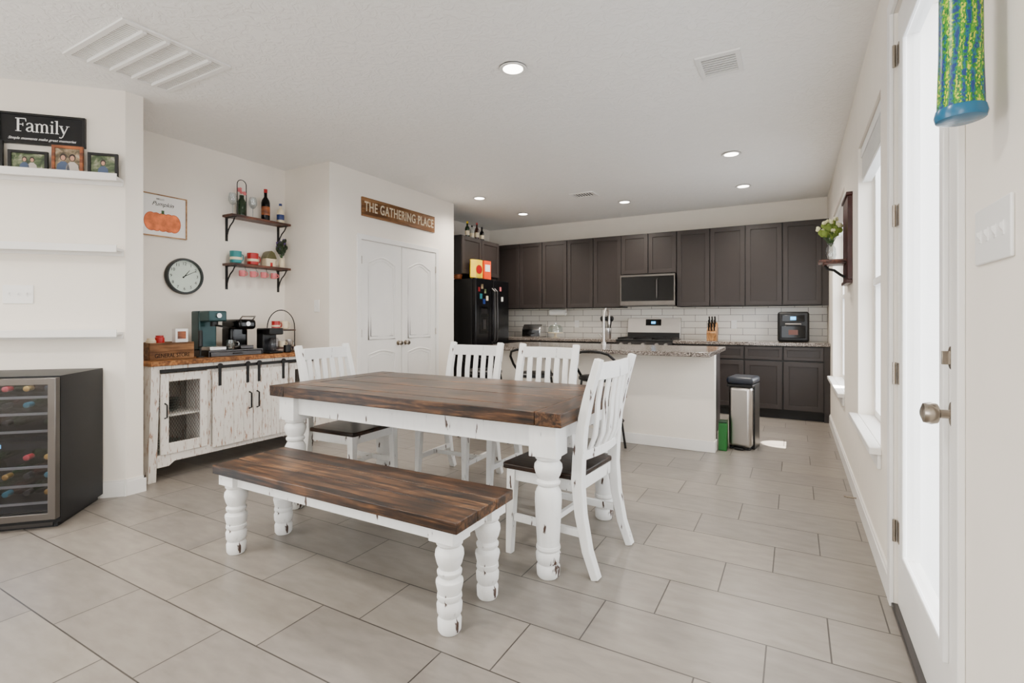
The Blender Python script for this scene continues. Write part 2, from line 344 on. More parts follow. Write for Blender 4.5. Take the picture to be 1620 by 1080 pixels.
def pdoor(name,yc,knob):
    o=MB().box(-.311,.311,0,.010,.008,2.03).obj(name,TRIM,loc=(XP+.0115,yc,0),rot=R(90),bev=.002);struct(o)
    m=MB()
    for z0,z1,r in((.98,1.80,.07),(.2,.82,.035)):
        pts=arch(-.205,.205,z0,z1,r);m.tube([(x,.001,z) for x,z in pts],.009,8,closed=True)
        pts=arch(-.17,.17,z0+.035,z1-.03,r);m.tube([(x,.002,z) for x,z in pts],.007,6,closed=True)
    struct(m.obj('panel_moulding',TRIM,parent=o))
    k=MB();M=Matrix.Translation((knob,0,.93))@Matrix.Rotation(R(90),4,'X')
    k.lathe([(.027,0),(.027,.006),(.01,.012),(.01,.028),(.024,.036),(.028,.05),(.02,.062),(.005,.064)],M=M);struct(k.obj('knob',NICK,parent=o))
    h=MB()
    for z in(.25,1.05,1.82): h.cyl((-.31 if knob>0 else .31,-.006,z-.04),(-.31 if knob>0 else .31,-.006,z+.04),.006,n=8)
    struct(h.obj('hinge',NICK,parent=o))
pdoor('door_2',4.1535,.255);pdoor('door_3',4.7865,-.255)
# ceiling fixtures
def spot(x,y,z,parent,e,ang=155,col=(1,.91,.80)):
    l=bpy.data.lights.new('lamp','SPOT');l.energy=e;l.spot_size=R(ang);l.spot_blend=.9;l.shadow_soft_size=.08;l.color=col
    o=bpy.data.objects.new('bulb',l);C.objects.link(o);o.location=(x,y,z)
    if parent: o.parent=parent
def can(x,y,r=.085):
    t=thing('ceiling_light','round white recessed ceiling light, switched on','ceiling light',(x,y,H),group='recessed ceiling lights')
    MB().lathe([(r,-.006),(r-.004,-.010),(r-.022,-.008),(r-.024,0.0),(r,0)],n=32).obj('trim_ring',WHITE,parent=t)
    MB().lathe([(r-.024,-.004),(r-.024,-.0075)],n=32).obj('lens',EMIT,parent=t)
    spot(0,0,-.03,t,125)
for x,y in((-1.513,2.72),(-.515,5.114),(-.518,6.41),(-1.947,6.51),(-3.496,5.256+.15),(-3.46,6.52)): can(x,y)
def vent(x0,x1,y0,y1,label,n,axis='y',dm=None,lw=.010):
    t=thing('air_vent',label,'air vent',((x0+x1)/2,(y0+y1)/2,H));a=(x1-x0)/2;b=(y1-y0)/2;fw=.03
    MB().frame(-a,a,-b,b,fw,-.012,-.0002,'z').obj('frame',WHITE,parent=t,bev=.002)
    l=MB()
    for i in range(n):
        if axis=='y':
            x=-a+fw+(2*a-2*fw)*(i+.5)/n;l.box(x-lw/2,x+lw/2,-b+fw,b-fw,-.004,-.001)
        else:
            y=-b+fw+(2*b-2*fw)*(i+.5)/n;l.box(-a+fw,a-fw,y-lw/2,y+lw/2,-.007,-.001)
    l.obj('louvers',WHITE,parent=t)
    MB().box(-a+fw,a-fw,-b+fw,b-fw,-.0009,-.0002).obj('duct_opening',dm or DUCTD,parent=t)  # flat sheet, its colour stands in for shade behind the louvers
    return t,a,b
t,a,b=vent(-3.70,-3.0,1.285,1.86,'large white return air grille set in the ceiling',30,'y',DUCT,.013)
m=MB()
for i in range(1,5):
    y=-b+2*b*i/5;m.box(-a+.03,a-.03,y-.010,y+.010,-.022,-.001)
m.obj('crossbar',WHITE,parent=t)
vent(-.52,-.27,3.14,3.43,'small white ceiling air vent with dark louvers',8,'x',None,.012)
vent(-2.42,-2.12,5.77,6.0,'small white ceiling air vent above the kitchen',7,'y',None,.014)
# ---------------------------------------------------------------- dining table
t=thing('dining_table','farmhouse table, brown plank top, turned distressed white legs','table',(-1.885,2.53,0))
hx,hy,tz=.995,.50,.78
m=MB();bw=.13
m.box(-hx,-hx+bw,-hy,hy,tz-.065,tz,2).box(hx-bw,hx,-hy,hy,tz-.065,tz,2)
ys=[-hy,-hy+.13]+[-hy+.13+(2*hy-.26)*i/5 for i in range(1,6)]+[hy]
for i in range(len(ys)-1): m.box(-hx+bw+.0015,hx-bw-.0015,ys[i]+.001,ys[i+1]-.001,tz-.065,tz-(.0 if i%2 else .0012),i%2)
m.obj('table_top',[DARKW,DARKW2,DARKWY],parent=t,bev=.004)
m=MB();m.box(-hx+.11,hx-.11,-hy+.075,-hy+.1,.6,tz-.065).box(-hx+.11,hx-.11,hy-.1,hy-.075,.62,tz-.065).box(-hx+.075,-hx+.1,-hy+.1,hy-.1,.62,tz-.065).box(hx-.1,hx-.075,-hy+.1,hy-.1,.62,tz-.065)
m.obj('apron',DIST,parent=t,bev=.002)
def turned(parent,x,y,h,blk,r):
    zb=h-blk;s=r/.06;P=[(.040,0),(.048,.012),(.05,.05),(.043,.065),(.051,.08),(.053,.11),(.046,.125),(.052,.135),(.05,.15)]
    P=[(a*s,b) for a,b in P]
    n0=.15;n1=zb-.15;mid=[(.047,0),(.052,.35),(.057,.75),(.056,.92),(.046,1)]
    P+=[(a*s,n0+(n1-n0)*b) for a,b in mid]
    P+=[(a*s,zb-.15+b*.15) for a,b in[(.04,.06),(.05,.12),(.052,.2),(.042,.27),(.052,.4),(.06,.6),(.058,.72),(.045,.84),(.055,.9),(.056,1)]]
    m=MB();m.lathe(P,n=28);a=r*1.02;m.box(-a,a,-a,a,zb,h)
    return m.obj('leg',DIST,parent=parent,loc=(x,y,0),bev=.003)
for sx in(-1,1):
    for sy in(-1,1): turned(t,sx*(hx-.11),sy*(hy-.105),tz-.065,.15,.066)
# bench
t=thing('bench','low farmhouse bench with dark plank seat and chunky turned white legs','bench',(-1.825,1.71,0))
hx,hy,tz=.757,.212,.455
m=MB()
for i in range(3):
    y=-hy+2*hy*i/3;m.box(-hx,hx,y+.0008,y+2*hy/3-.0008,tz-.045,tz,i%2)
m.obj('seat',[DARKW,DARKW2],parent=t,bev=.004)
m=MB();m.box(-hx+.09,hx-.09,-hy+.045,-hy+.065,.35,tz-.045).box(-hx+.09,hx-.09,hy-.065,hy-.045,.35,tz-.045).box(-hx+.05,-hx+.07,-hy+.06,hy-.06,.35,tz-.045).box(hx-.07,hx-.05,-hy+.06,hy-.06,.35,tz-.045)
m.obj('apron',DIST,parent=t,bev=.002)
for sx in(-1,1):
    for sy in(-1,1): turned(t,sx*(hx-.085),sy*(hy-.075),tz-.045,.055,.056)
# chairs (front = -Y local)
G='farmhouse dining chairs around the table'
ch=thing('dining_chair','distressed white slat-back chair with dark seat at the table head','chair',(0,0,0),0,G)
MB().prism([(-.235,-.22),(-.215,-.235),(.215,-.235),(.235,-.22),(.23,.19),(-.23,.19)],.435,.462,'z').obj('seat',SEATW,parent=ch,bev=.006)
m=MB();m.box(-.18,.18,-.2,-.18,.375,.435).box(-.18,.18,.17,.19,.375,.435).box(-.21,-.19,-.165,.165,.375,.435).box(.19,.21,-.165,.165,.375,.435)
m.obj('apron',DIST,parent=ch,bev=.002)
PX=.218
for sx in(-1,1):
    MB().taper((sx*.205,-.2,0),.034,.034,(sx*.198,-.185,.435),.048,.048).obj('leg',DIST,parent=ch,bev=.003)
    path=[(.285,0),(.24,.12),(.207,.28),(.192,.43),(.198,.55),(.215,.7),(.25,.85),(.298,1.01)]
    MB().ribbon(path,[.036,.042,.048,.056,.054,.046,.04,.032],sx*PX-.023,sx*PX+.023,'x').obj('leg',DIST,parent=ch,bev=.004)
m=MB();n=9
top=[(-.2+.4*i/(n-1),.272+.022*math.sin(math.pi*i/(n-1))) for i in range(n)]
m.ribbon(top,.022,.91,.99,'z')
low=[(x,y-.066) for x,y in top];m.ribbon(low,.022,.53,.575,'z')
for i in range(5):
    x=-.144+.072*i;b=.02*math.sin(math.pi*(x+.2)/.4)
    m.ribbon([(.202+b,.555),(.236+b,.64),(.246+b,.72),(.250+b,.8),(.270+b,.92)],.013,x-.020,x+.020,'x')
m.obj('backrest',DIST,parent=ch,bev=.003)
m=MB();m.box(-.215,-.193,-.17,.2,.17,.205).box(.193,.215,-.17,.2,.17,.205).box(-.193,.193,.0,.022,.172,.2)
m.obj('stretcher',DIST,parent=ch,bev=.002)
ch.location=(-1.062,2.452,0);ch.rotation_euler=(0,0,R(-94))
dup(ch,(-2.71,2.56,0),R(92),'distressed white slat-back dining chair with dark seat beside the coffee bar')
dup(ch,(-2.21,3.10,0),R(2),'distressed white slat-back chair tucked under the long table side')
dup(ch,(-1.59,3.10,0),R(-1),'distressed white slat-back chair tucked under the long table side')
# ---------------------------------------------------------------- island
it=thing('kitchen_island','white kitchen island with dark cabinet base behind it','kitchen island',(-1.76,5.1,0))
MB().box(-1.12,1.131,-.26,-.14,0,.88).obj('knee_wall',WALL,parent=it)
MB().box(-1.13,1.141,-.272,-.26,0,.1).box(1.131,1.141,-.26,-.14,0,.1).obj('baseboard',TRIM,parent=it,bev=.003)
MB().box(-1.12,1.10,-.14,.40,.1,.88).box(-1.12,1.08,-.14,.34,0,.1,1).obj('cabinet',[CAB,TOE],parent=it)
ct=MB().box(-1.16,1.15,-.66,.44,.88,.92).obj('island_countertop',GRAN,loc=(-1.76,5.1,0),bev=.006);meta(ct,'speckled grey granite countertop with seating overhang on the island','countertop')
fa=MB();fa.cyl((0,0,0),(0,0,.03),.028).cyl((0,0,.03),(0,0,.22),.014)
fa.tube([(0,0,.22)]+[(0,-.09+.09*math.cos(a),.3+.09*math.sin(a)) for a in[math.pi*i/10 for i in range(11)]]+[(0,-.18,.22)],.012,10).cyl((.01,0,.08),(.06,0,.12),.006)
meta(fa.obj('faucet',STEEL,loc=(-1.80,5.25,.92),rot=R(180)),'stainless gooseneck kitchen faucet on the island','faucet')
st=thing('bar_stool','black metal bar stool with curved low back at the island','stool',(-1.56,4.42,0),R(180),'black bar stools at the island')
MB().lathe([(.17,.64),(.185,.65),(.185,.67),(.17,.68),(.02,.675)],n=28).obj('seat',BLACK,parent=st)
for sx in(-1,1):
    for sy in(-1,1): MB().tube([(sx*.12,sy*.12,.65),(sx*.19,sy*.19,0)],.011).obj('leg',IRON,parent=st)
MB().tube([(.22*math.cos(a),.22*math.sin(a),.28) for a in[2*math.pi*i/20 for i in range(20)]],.008,closed=True).obj('footrest',IRON,parent=st)
MB().tube([(-.175,-.02,.66),(-.19,.08,.76),(-.19,.14,.84),(-.15,.19,.89),(-.08,.205,.91),(0,.21,.915),(.08,.205,.91),(.15,.19,.89),(.19,.14,.84),(.19,.08,.76),(.175,-.02,.66)],.012).obj('backrest',IRON,parent=st)
dup(st,(-2.22,4.42,0),R(180));dup(st,(-2.8,4.42,0),R(180))
# trash can
tc=thing('trash_can','tall slim steel step trash can with black frame and lid','trash can',(-.42,5.21,0),R(-8))
MB().box(-.10,.10,-.15,.14,.02,.58).obj('body',STEEL,parent=tc,bev=.035,seg=5)
MB().box(-.112,-.085,-.06,.14,0,.6).box(.085,.112,-.06,.14,0,.6).box(-.085,.085,-.13,.13,0,.02).box(-.11,.11,-.15,.14,.575,.6).obj('frame',BLACK,parent=tc,bev=.004)
MB().box(-.116,.116,-.16,.15,.6,.665).obj('lid',plain('slate_plastic',S(28,34,46),.35),parent=tc,bev=.025,seg=4)
MB().box(-.04,.04,-.18,-.13,.005,.02).obj('pedal',BLACK,parent=tc,bev=.003)
j=thing('detergent_box','green rectangular box with dark top standing by the island','box',(-.572,5.0,0))
MB().box(-.036,.036,-.05,.05,0,.25).obj('body',GREENP,parent=j,bev=.006,seg=2);MB().box(-.036,.036,-.05,.05,.251,.27).obj('lid',plain('dark_green_plastic',S(8,50,20),.4),parent=j,bev=.004)
# ---------------------------------------------------------------- kitchen cabinets
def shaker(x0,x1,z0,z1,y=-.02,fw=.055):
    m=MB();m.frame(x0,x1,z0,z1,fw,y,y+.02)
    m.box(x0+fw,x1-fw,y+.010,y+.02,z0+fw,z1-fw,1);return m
def upper(x0,x1,z0,z1,nd,loc,rot=0,depth=.32,label='charcoal shaker wall cabinet'):
    t=thing('wall_cabinet',label,'cabinet',loc,rot,'charcoal wall cabinets')
    MB().box(x0,x1,0,depth,z0,z1).obj('body',TOE,parent=t)
    w=(x1-x0)/nd
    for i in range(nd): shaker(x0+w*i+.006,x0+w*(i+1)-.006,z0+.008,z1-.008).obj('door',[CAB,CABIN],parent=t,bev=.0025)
    return t
YF=7.155
for a,b,n in((-4.29,-3.852,1),(-3.852,-3.45,1),(-3.45,-2.61,2),(-2.61,-2.185,1),(-1.41,-.555,2),(-.555,.29,2)):
    c=(a+b)/2;upper(a-c,b-c,1.37,2.41,n,(c,YF,0))
c=(-2.185-1.41)/2;upper(-2.185-c,-1.41-c,1.835,2.41,2,(c,YF,0),label='short charcoal shaker cabinet above the microwave')
struct(MB().box(.29,.36,YF,YB,1.37,2.41).obj('trim_7',CAB))
upper(-.5,.5,1.83,2.37,2,(-4.02,6.25,0),R(90),.6,label='deep charcoal cabinet mounted over the refrigerator')
upper(-.19,.19,1.37,2.41,1,(-4.32,6.955,0),R(90),.30)
def base(a,b,nd,label='charcoal shaker base cabinet with drawers'):
    c=(a+b)/2;x0=a-c;x1=b-c;t=thing('base_cabinet',label,'cabinet',(c,6.87,0),0,'charcoal base cabinets')
    MB().box(x0,x1,0,.59,.1,.88).box(x0,x1,.06,.59,0,.1,1).obj('body',[TOE,TOE],parent=t)
    w=(x1-x0)/nd
    for i in range(nd):
        p,q=x0+w*i+.008,x0+w*(i+1)-.008
        shaker(p,q,.12,.69).obj('door',[CAB,CABIN],parent=t,bev=.0025);shaker(p,q,.71,.865,fw=.035).obj('drawer',[CAB,CABIN],parent=t,bev=.0025)
for a,b,n in((-3.9,-3.05,2),(-3.05,-2.18,2),(-1.39,-.96,1),(-.96,-.545,1),(-.545,.30,2)): base(a,b,n)
struct(MB().box(.30,.36,6.87,YB,0,.88).obj('trim_8',CAB))
o=MB().box(-4.6,-2.165,6.835,YB-.013,.88,.92).obj('countertop',GRAN,bev=.004);meta(o,'speckled granite countertop running to the range','countertop')
o=MB().box(-1.4,XR-.002,6.835,YB-.013,.88,.92).obj('countertop.001',GRAN,bev=.004);meta(o,'speckled granite countertop beside the window wall','countertop')
# microwave
t=thing('microwave','stainless over-the-range microwave with black glass door','microwave',(-1.7975,7.09,0))
MB().box(-.38,.38,0,.38,1.385,1.825).obj('body',DSTEEL,parent=t,bev=.004)
MB().box(-.38,.38,-.02,0,1.40,1.455).box(-.38,.38,-.02,0,1.80,1.825).box(-.38,-.365,-.02,0,1.455,1.80).box(.365,.38,-.02,0,1.455,1.80).obj('door_frame',MSTEEL,parent=t)
MB().box(-.365,.168,-.016,0,1.455,1.80).obj('door',BLACKG,parent=t)
MB().box(.170,.365,-.016,0,1.455,1.80).obj('control_panel',BLACKG,parent=t)
MB().tube([(.14,-.016,1.48),(.14,-.04,1.5),(.14,-.04,1.74),(.14,-.016,1.76)],.007).obj('handle',MSTEEL,parent=t)
# range
t=thing('range','stainless and black gas range with raised control backguard','range',(-1.782,6.83,0))
MB().box(-.378,.378,.0,.62,.05,.9).obj('body',DSTEEL,parent=t)
MB().box(-.378,.378,-.02,.6,.9,.925).obj('cooktop',BLACK,parent=t,bev=.004)
MB().box(-.36,.36,-.03,0,.25,.75).obj('oven_door',STEEL,parent=t,bev=.004);MB().cyl((-.33,-.07,.72),(.33,-.07,.72),.012).cyl((-.3,-.07,.72),(-.3,-.03,.72),.008).cyl((.3,-.07,.72),(.3,-.03,.72),.008).obj('handle',STEEL,parent=t)
MB().prism([(.52,.925),(.6,.925),(.62,1.22),(.57,1.22)],-.378,.378,'x').obj('backguard',STEEL,parent=t,bev=.004)
MB().prism([(.514,.93),(.520,.93),(.532,1.01),(.526,1.01)],-.37,.37,'x').obj('vent_panel',BLACK,parent=t)
MB().prism([(.543,1.11),(.56,1.11),(.569,1.20),(.557,1.20)],-.11,.11,'x').obj('display',BLACKG,parent=t);MB().prism([(.545,1.135),(.55,1.135),(.556,1.17),(.551,1.17)],-.03,.03,'x').obj('clock_digits',LBLUE,parent=t)
g=MB()
for x in(-.25,0,.25):
    g.box(x-.115,x-.105,.02,.5,.925,.95).box(x+.105,x+.115,.02,.5,.925,.95)
    for y in(.02,.18,.34,.49): g.box(x-.115,x+.115,y,y+.01,.94,.95)
g.obj('grate',IRON,parent=t)
for x in(-.3,-.18,0,.18,.3): MB().cyl((x,0,.86),(x,-.05,.86),.022).obj('knob',STEEL,parent=t)
# refrigerator
t=thing('refrigerator','black french-door refrigerator with water dispenser and magnets','refrigerator',(-4.2,6.245,0),R(90))
MB().box(-.455,.455,-.33,.38,0,1.76).obj('body',BLACK,parent=t,bev=.004)
for sx in(-1,1):
    a,b=(-.455,-.003) if sx<0 else(.003,.455)
    MB().box(a,b,-.40,-.335,.72,1.77).obj('door',BSS,parent=t,bev=.01,seg=3)
    x=sx*.035;MB().tube([(x,-.40,.86),(x,-.445,.9),(x,-.455,1.2),(x,-.445,1.6),(x,-.40,1.64)],.011).obj('handle',DSTEEL,parent=t)
MB().box(-.455,.455,-.40,-.335,.05,.71).obj('drawer',BSS,parent=t,bev=.01)
MB().cyl((-.4,-.445,.66),(.4,-.445,.66),.011).cyl((-.38,-.445,.66),(-.38,-.4,.66),.008).cyl((.38,-.445,.66),(.38,-.4,.66),.008).obj('handle',DSTEEL,parent=t)
MB().box(-.36,-.15,-.405,-.398,1.0,1.38).obj('dispenser',BLACKG,parent=t,bev=.002);MB().box(-.33,-.18,-.409,-.404,1.28,1.35).box(-.29,-.22,-.415,-.404,1.06,1.2).obj('dispenser_panel',DSTEEL,parent=t)
cols=[CAPR,PHOTOB,CAPT,PHOTOG,CREAM,BLUEP,PINK,WHITE]
for i,(x,z) in enumerate(((-.38,1.62),(-.30,1.66),(-.33,1.52),(-.22,1.6),(-.17,1.5),(-.25,1.45),(.2,1.65),(.25,1.5))):
    k=.7+.3*((i*7)%3)/2
    o=MB().box(-.03*k,.03*k,-.004,0,-.035,.035*k).obj('fridge_magnet',cols[i%8],loc=(-4.2+.4005,6.245+x,z),rot=R(90));meta(o,'small colourful magnet on the refrigerator door','magnet','refrigerator magnets')
def bag(loc,mat,w,h,lab):
    m=MB();pr=[(.35,0),(.5,.08),(.5,.5),(.48,.88),(.5,1)]
    m.lathe([(1e-3,0)]+[(w*p[0],h*p[1]) for p in pr],sy=.45,n=20)
    t=thing('snack_bag',lab,'snack bag',loc,R(80));m.obj('bag',mat,parent=t);MB().lathe([(w*.26,0),(w*.26,.002)],n=16,M=Matrix.Translation((0,-w*.235,h*.5))@Matrix.Rotation(R(90),4,'X')).obj('printed_label',RED,parent=t)
bag((-3.92,5.98,1.765),YEL,.24,.27,'bright yellow snack bag standing on the refrigerator')
def carton(loc,rot,mat,w,dd,h,lm,label,name='snack_box'):
    bx=thing(name,label,'box',loc,rot);MB().box(-w/2,w/2,-dd/2,dd/2,0,h).obj('carton',mat,parent=bx);MB().box(-w*.35,w*.35,-dd/2-.0015,-dd/2+.0005,h*.45,h*.8).obj('printed_label',lm,parent=bx)
carton((-3.92,6.23,1.765),R(84),ORG,.16,.07,.28,WHITE,'orange cracker carton standing on the refrigerator')
ba=MB();ba.lathe([(.05,0),(.065,.05),(.07,.1),(.064,.1),(.045,.02)])
for i in range(14):
    a=i*.9;ba.ball((.04*math.cos(a),.04*math.sin(a),.11+.03*(i%4)),(.025,.025,.025),8,1)
meta(ba.obj('basket',[BRNF,SHELFW],loc=(-4.15,5.86,1.762)),'small brown basket of dried pods on the refrigerator','basket')
def bottle(x,y,z,mat,h=.3,r=.037,cap=BLACK,label='dark glass bottle',group=None,lab=CREAM,name='bottle'):
    t=thing(name,label,'bottle',(x,y,z),R(80),group);k=h/.3
    MB().lathe([(r*.9,0),(r,.008),(r,.17*k),(r*.85,.195*k),(r*.38,.225*k),(r*.36,.28*k)],n=20).obj('body',mat,parent=t)
    MB().lathe([(r*.42,.265*k),(r*.42,.3*k),(r*.3,.301*k)],n=14).obj('cap',cap,parent=t)
    MB().lathe([(r*1.012,.05*k),(r*1.02,.051*k),(r*1.02,.13*k),(r*1.012,.131*k)],n=20).obj('label_band',lab,parent=t);return t
for y,mt,cp,h in((6.05,BOTG,YEL,.24),(6.17,plain('clear_spirit_glass',S(170,170,160),.1),BLACK,.2),(6.3,BOTB,RED,.26),(6.44,BLACKG,BLACK,.22)): bottle(-4.12,y,2.37,mt,h,.034,cp,'liquor bottle standing on top of the cabinet','liquor bottles on the cabinet')
# counter items
t=thing('bread_box','silver bread box with glass front on the counter','bread box',(-3.62,7.2,.92))
MB().prism([(-.12,0),(.12,0),(.12,.2),(-.05,.2),(-.12,.12)],-.16,.16,'x').obj('body',SILV,parent=t,bev=.01);MB().cyl((-.06,-.13,.06),(.06,-.13,.06),.008).obj('handle',BLACK,parent=t)
t=thing('cake_stand','glass cake stand with domed cover on the counter','cake stand',(-3.24,7.18,.92))
MB().lathe([(.07,0),(.02,.01),(.02,.06),(.12,.07),(.12,.08)]).obj('stand',CREAM,parent=t);MB().lathe([(.11,.08),(.11,.15),(.08,.19),(.015,.2),(.015,.225)]).obj('dome',GL2,parent=t)
t=thing('paper_towel_roll','white paper towel roll mounted under the wall cabinet','paper towel',(-3.25,7.3,1.31));MB().cyl((-.13,0,0),(.13,0,0),.05,n=24).obj('roll',WHITE,parent=t);MB().box(-.15,-.14,-.01,.01,-.01,.06).box(.14,.15,-.01,.01,-.01,.06).box(-.15,.15,-.02,.02,.055,.06).cyl((-.15,0,0),(.15,0,0),.008).obj('holder',STEEL,parent=t)
t=thing('utensil_crock','crock full of dark cooking utensils beside the range','utensil holder',(-2.4,7.15,.92))
MB().lathe([(.055,0),(.06,.01),(.06,.15),(.052,.15),(.05,.02)]).obj('crock',STEEL,parent=t)
m=MB()
for i in range(7):
    a=i*.9;x,y=.03*math.cos(a),.03*math.sin(a);m.cyl((x,y,.03),(x*2.3,y*2,.26),.006,n=8).ball((x*2.5,y*2.2,.29),(.028,.012,.04),10)
m.obj('utensils',BLACK,parent=t)
t=thing('knife_block','light wood knife block with black-handled knives','knife block',(-.955,7.18,.92))
MB().prism([(-.09,0),(.07,0),(.09,.2),(.02,.24),(-.11,.1)],-.06,.06,'x').obj('block',wood('light_oak',S(128,84,44),S(168,118,68),S(196,148,96),(20,20,3)),parent=t,bev=.004)
for i in range(3):
    for j in range(3):
        x=-.035+.035*i;y0_,z0_=-.08+.045*j,.13+.045*j;MB().cyl((x,y0_,z0_),(x,y0_-.05,z0_+.095),.0095,n=8).obj('knife_handle',BLACK,parent=t)
t=thing('air_fryer_oven','black air fryer oven with window and round display','air fryer',(-.015,7.17,.92))
MB().box(-.17,.17,-.14,.16,0,.37).obj('body',BLACK,parent=t,bev=.03,seg=4);MB().box(-.13,.13,-.15,-.139,.05,.2).obj('door',BLACKG,parent=t,bev=.008)
MB().tube([(-.08,-.14,.215),(-.08,-.175,.22),(.08,-.175,.22),(.08,-.14,.215)],.009).obj('handle',STEEL,parent=t);MB().box(-.12,.12,-.146,-.139,.25,.33).obj('control_panel',BLACKG,parent=t,bev=.004)
MB().box(-.03,.03,-.148,-.145,.27,.31).obj('display',LBLUE,parent=t);MB().box(-.05,.05,-.153,-.149,.09,.15).obj('window',plain('oven_glow',S(84,34,10),.3),parent=t)  # window is a plain amber-brown pane without emission
def plate(loc,rot,n,label,w=None):
    t=thing('light_switch',label,'light switch',loc,rot);w=w or .046*n+.026
    MB().box(-w/2,w/2,-.007,0,-.06,.06).obj('plate',WHITE,parent=t,bev=.003)
    for i in range(n):
        x=-(n-1)*.023+.046*i;MB().box(x-.006,x+.006,-.0085,-.0065,-.014,.014).prism([(-.006,-.012),(-.006,.012),(-.014,.009),(-.014,.003)],x-.004,x+.004,'x').obj('toggle',WHITE,parent=t)
    return t
plate((XR,1.39,1.37),R(-90),4,'white four-gang toggle switch plate by the glass door',.215)
n45=Vector((.7071,-.7071,0));e45=Vector((-.7071,-.7071,0));P0=Vector((-3.957,1.713,0))
def aw(s,z,off=0): return tuple(P0+e45*s+n45*off+Vector((0,0,z)))
plate(aw(.59,1.355),R(45),3,'white three-gang toggle switch plate between wall ledges')
plate((-4.14,PY0,1.33),0,1,'white single toggle switch plate near the pantry corner')
for x in(-3.0,-.72): 
    o=thing('outlet','white duplex wall outlet on the tiled backsplash','outlet',(x,YB-.012,1.13));MB().box(-.035,.035,-.006,0,-.057,.057).obj('plate',WHITE,parent=o,bev=.003);MB().box(-.015,.015,-.008,-.005,.01,.04).box(-.015,.015,-.008,-.005,-.04,-.01).obj('socket',TRIM,parent=o)
# ---------------------------------------------------------------- sign over pantry
t=thing('wall_sign','long rustic wooden sign reading THE GATHERING PLACE above the doors','sign',(XP,4.465,2.385),R(90))
MB().box(-.61,.61,-.02,0,-.1,.1).obj('board',SIGNW,parent=t,bev=.003)
text('THE GATHERING PLACE',.145,PALE,t,(0,-.0213,0),sx=.68,bold=.0018,sp=1.1)
# ---------------------------------------------------------------- coffee bar sideboard
sb=thing('sideboard','whitewashed farmhouse sideboard with barn doors and brown wood top','sideboard',(-4.34,2.675,0),R(90))
hw=.745;hd=.25
MB().box(-hw-.01,hw+.005,-hd-.025,hd,.85,.885).obj('top',BARWOOD,parent=sb,bev=.004)
m=MB();m.box(-hw+.04,hw-.04,-hd,-hd+.02,.80,.85).box(-hw+.02,-hw+.04,-hd,hd,.13,.85).box(hw-.04,hw-.02,-hd,hd,.13,.85).box(-hw+.04,hw-.04,hd-.02,hd,.13,.85).box(-hw+.04,hw-.04,-hd+.015,hd-.02,.13,.15)
m.box(-.34,-.31,-hd,-hd+.3,.15,.8).box(.37,.40,-hd,-hd+.3,.15,.8).box(-.31,.37,-hd+.012,-hd+.02,.15,.8)
m.prism([(-hw+.04,.19),(-hw+.04,.1),(-hw+.12,.1),(-hw+.16,.13),(hw-.16,.13),(hw-.12,.1),(hw-.04,.1),(hw-.04,.19)],-hd-.006,-hd+.014,'y')
m.box(-hw+.04,-.34,-hd+.03,hd-.02,.46,.475).box(.40,hw-.04,-hd+.03,hd-.02,.46,.475)
m.obj('body',PLANK,parent=sb,bev=.002)
for sx in(-1,1):
    MB().taper((sx*(hw-.005),-hd+.03,0),.055,.075,(sx*(hw-.03),-hd+.03,.85),.06,.075).obj('leg',PLANK,parent=sb,bev=.003)
    MB().taper((sx*(hw-.03),hd-.03,0),.05,.05,(sx*(hw-.03),hd-.03,.85),.045,.05).obj('leg',PLANK,parent=sb,bev=.003)
for a,b in((-.685,-.345),(.405,.685)):
    m=MB();fw=.055;y=-hd-.016;m.box(a,a+fw,y,y+.02,.19,.79).box(b-fw,b,y,y+.02,.19,.79).box(a+fw,b-fw,y,y+.02,.19,.27).box(a+fw,b-fw,y,y+.02,.73,.79)
    d=m.obj('door',PLANK,parent=sb,bev=.003)
    m=MB();n=12;zlo,zhi=.27,.73;xa,xb=a+fw,b-fw;W=xb-xa
    for i in range(-24,13):
        for sg in(1,-1):
            x1=xa+W*i/12;z1=zlo;x2=x1+(zhi-zlo)*.55;z2=zhi
            t0=max(0,(xa-x1)/(x2-x1));t1=min(1,(xb-x1)/(x2-x1))
            if t1-t0<.02: continue
            q0=(x1+(x2-x1)*t0,z1+(z2-z1)*t0);q1=(x1+(x2-x1)*t1,z1+(z2-z1)*t1)
            if sg<0: q0=(xa+xb-q0[0],q0[1]);q1=(xa+xb-q1[0],q1[1])
            m.cyl((q0[0],y+.012,q0[1]),(q1[0],y+.012,q1[1]),.0009,n=4)
    m.obj('wire_mesh',IRON,parent=d)
    x=a+.027 if a<0 else b-.027;MB().tube([(x,y,.46),(x,y-.03,.47),(x,y-.03,.56),(x,y,.57)],.006).obj('handle',IRON,parent=d)
for a,b,hx_ in((-.31,.028,-.005),(.032,.37,.065)):
    m=MB();y=-hd-.035;w=(b-a)/4
    for i in range(4): m.box(a+w*i+.001,a+w*(i+1)-.001,y,y+.018,.17,.77)
    d=m.obj('door',PLANK,parent=sb,bev=.003)
    x=hx_;MB().tube([(x,y,.44),(x,y-.03,.45),(x,y-.03,.57),(x,y,.58)],.007).obj('handle',IRON,parent=d)
    for x in(a+.05,b-.05): MB().box(x-.012,x+.012,y-.006,y,.66,.83).cyl((x,y-.012,.82),(x,y-.004,.82),.022,n=16).obj('hanger_strap',IRON,parent=d)
MB().box(-.70,.70,-hd-.035,-hd-.027,.80,.825).obj('barn_rail',IRON,parent=sb)
for i,(yy,zz) in enumerate(((2.15,.151),(2.15,.476))):
    m=MB()
    for k in range(5): m.lathe([(.03,.0+k*.02),(.075,.02+k*.02),(.073,.023+k*.02)],n=20)
    meta(m.obj('bowl_stack',GL2,loc=(-4.28,yy,zz)),'stack of glass bowls inside the sideboard','bowls')
ZT=.886
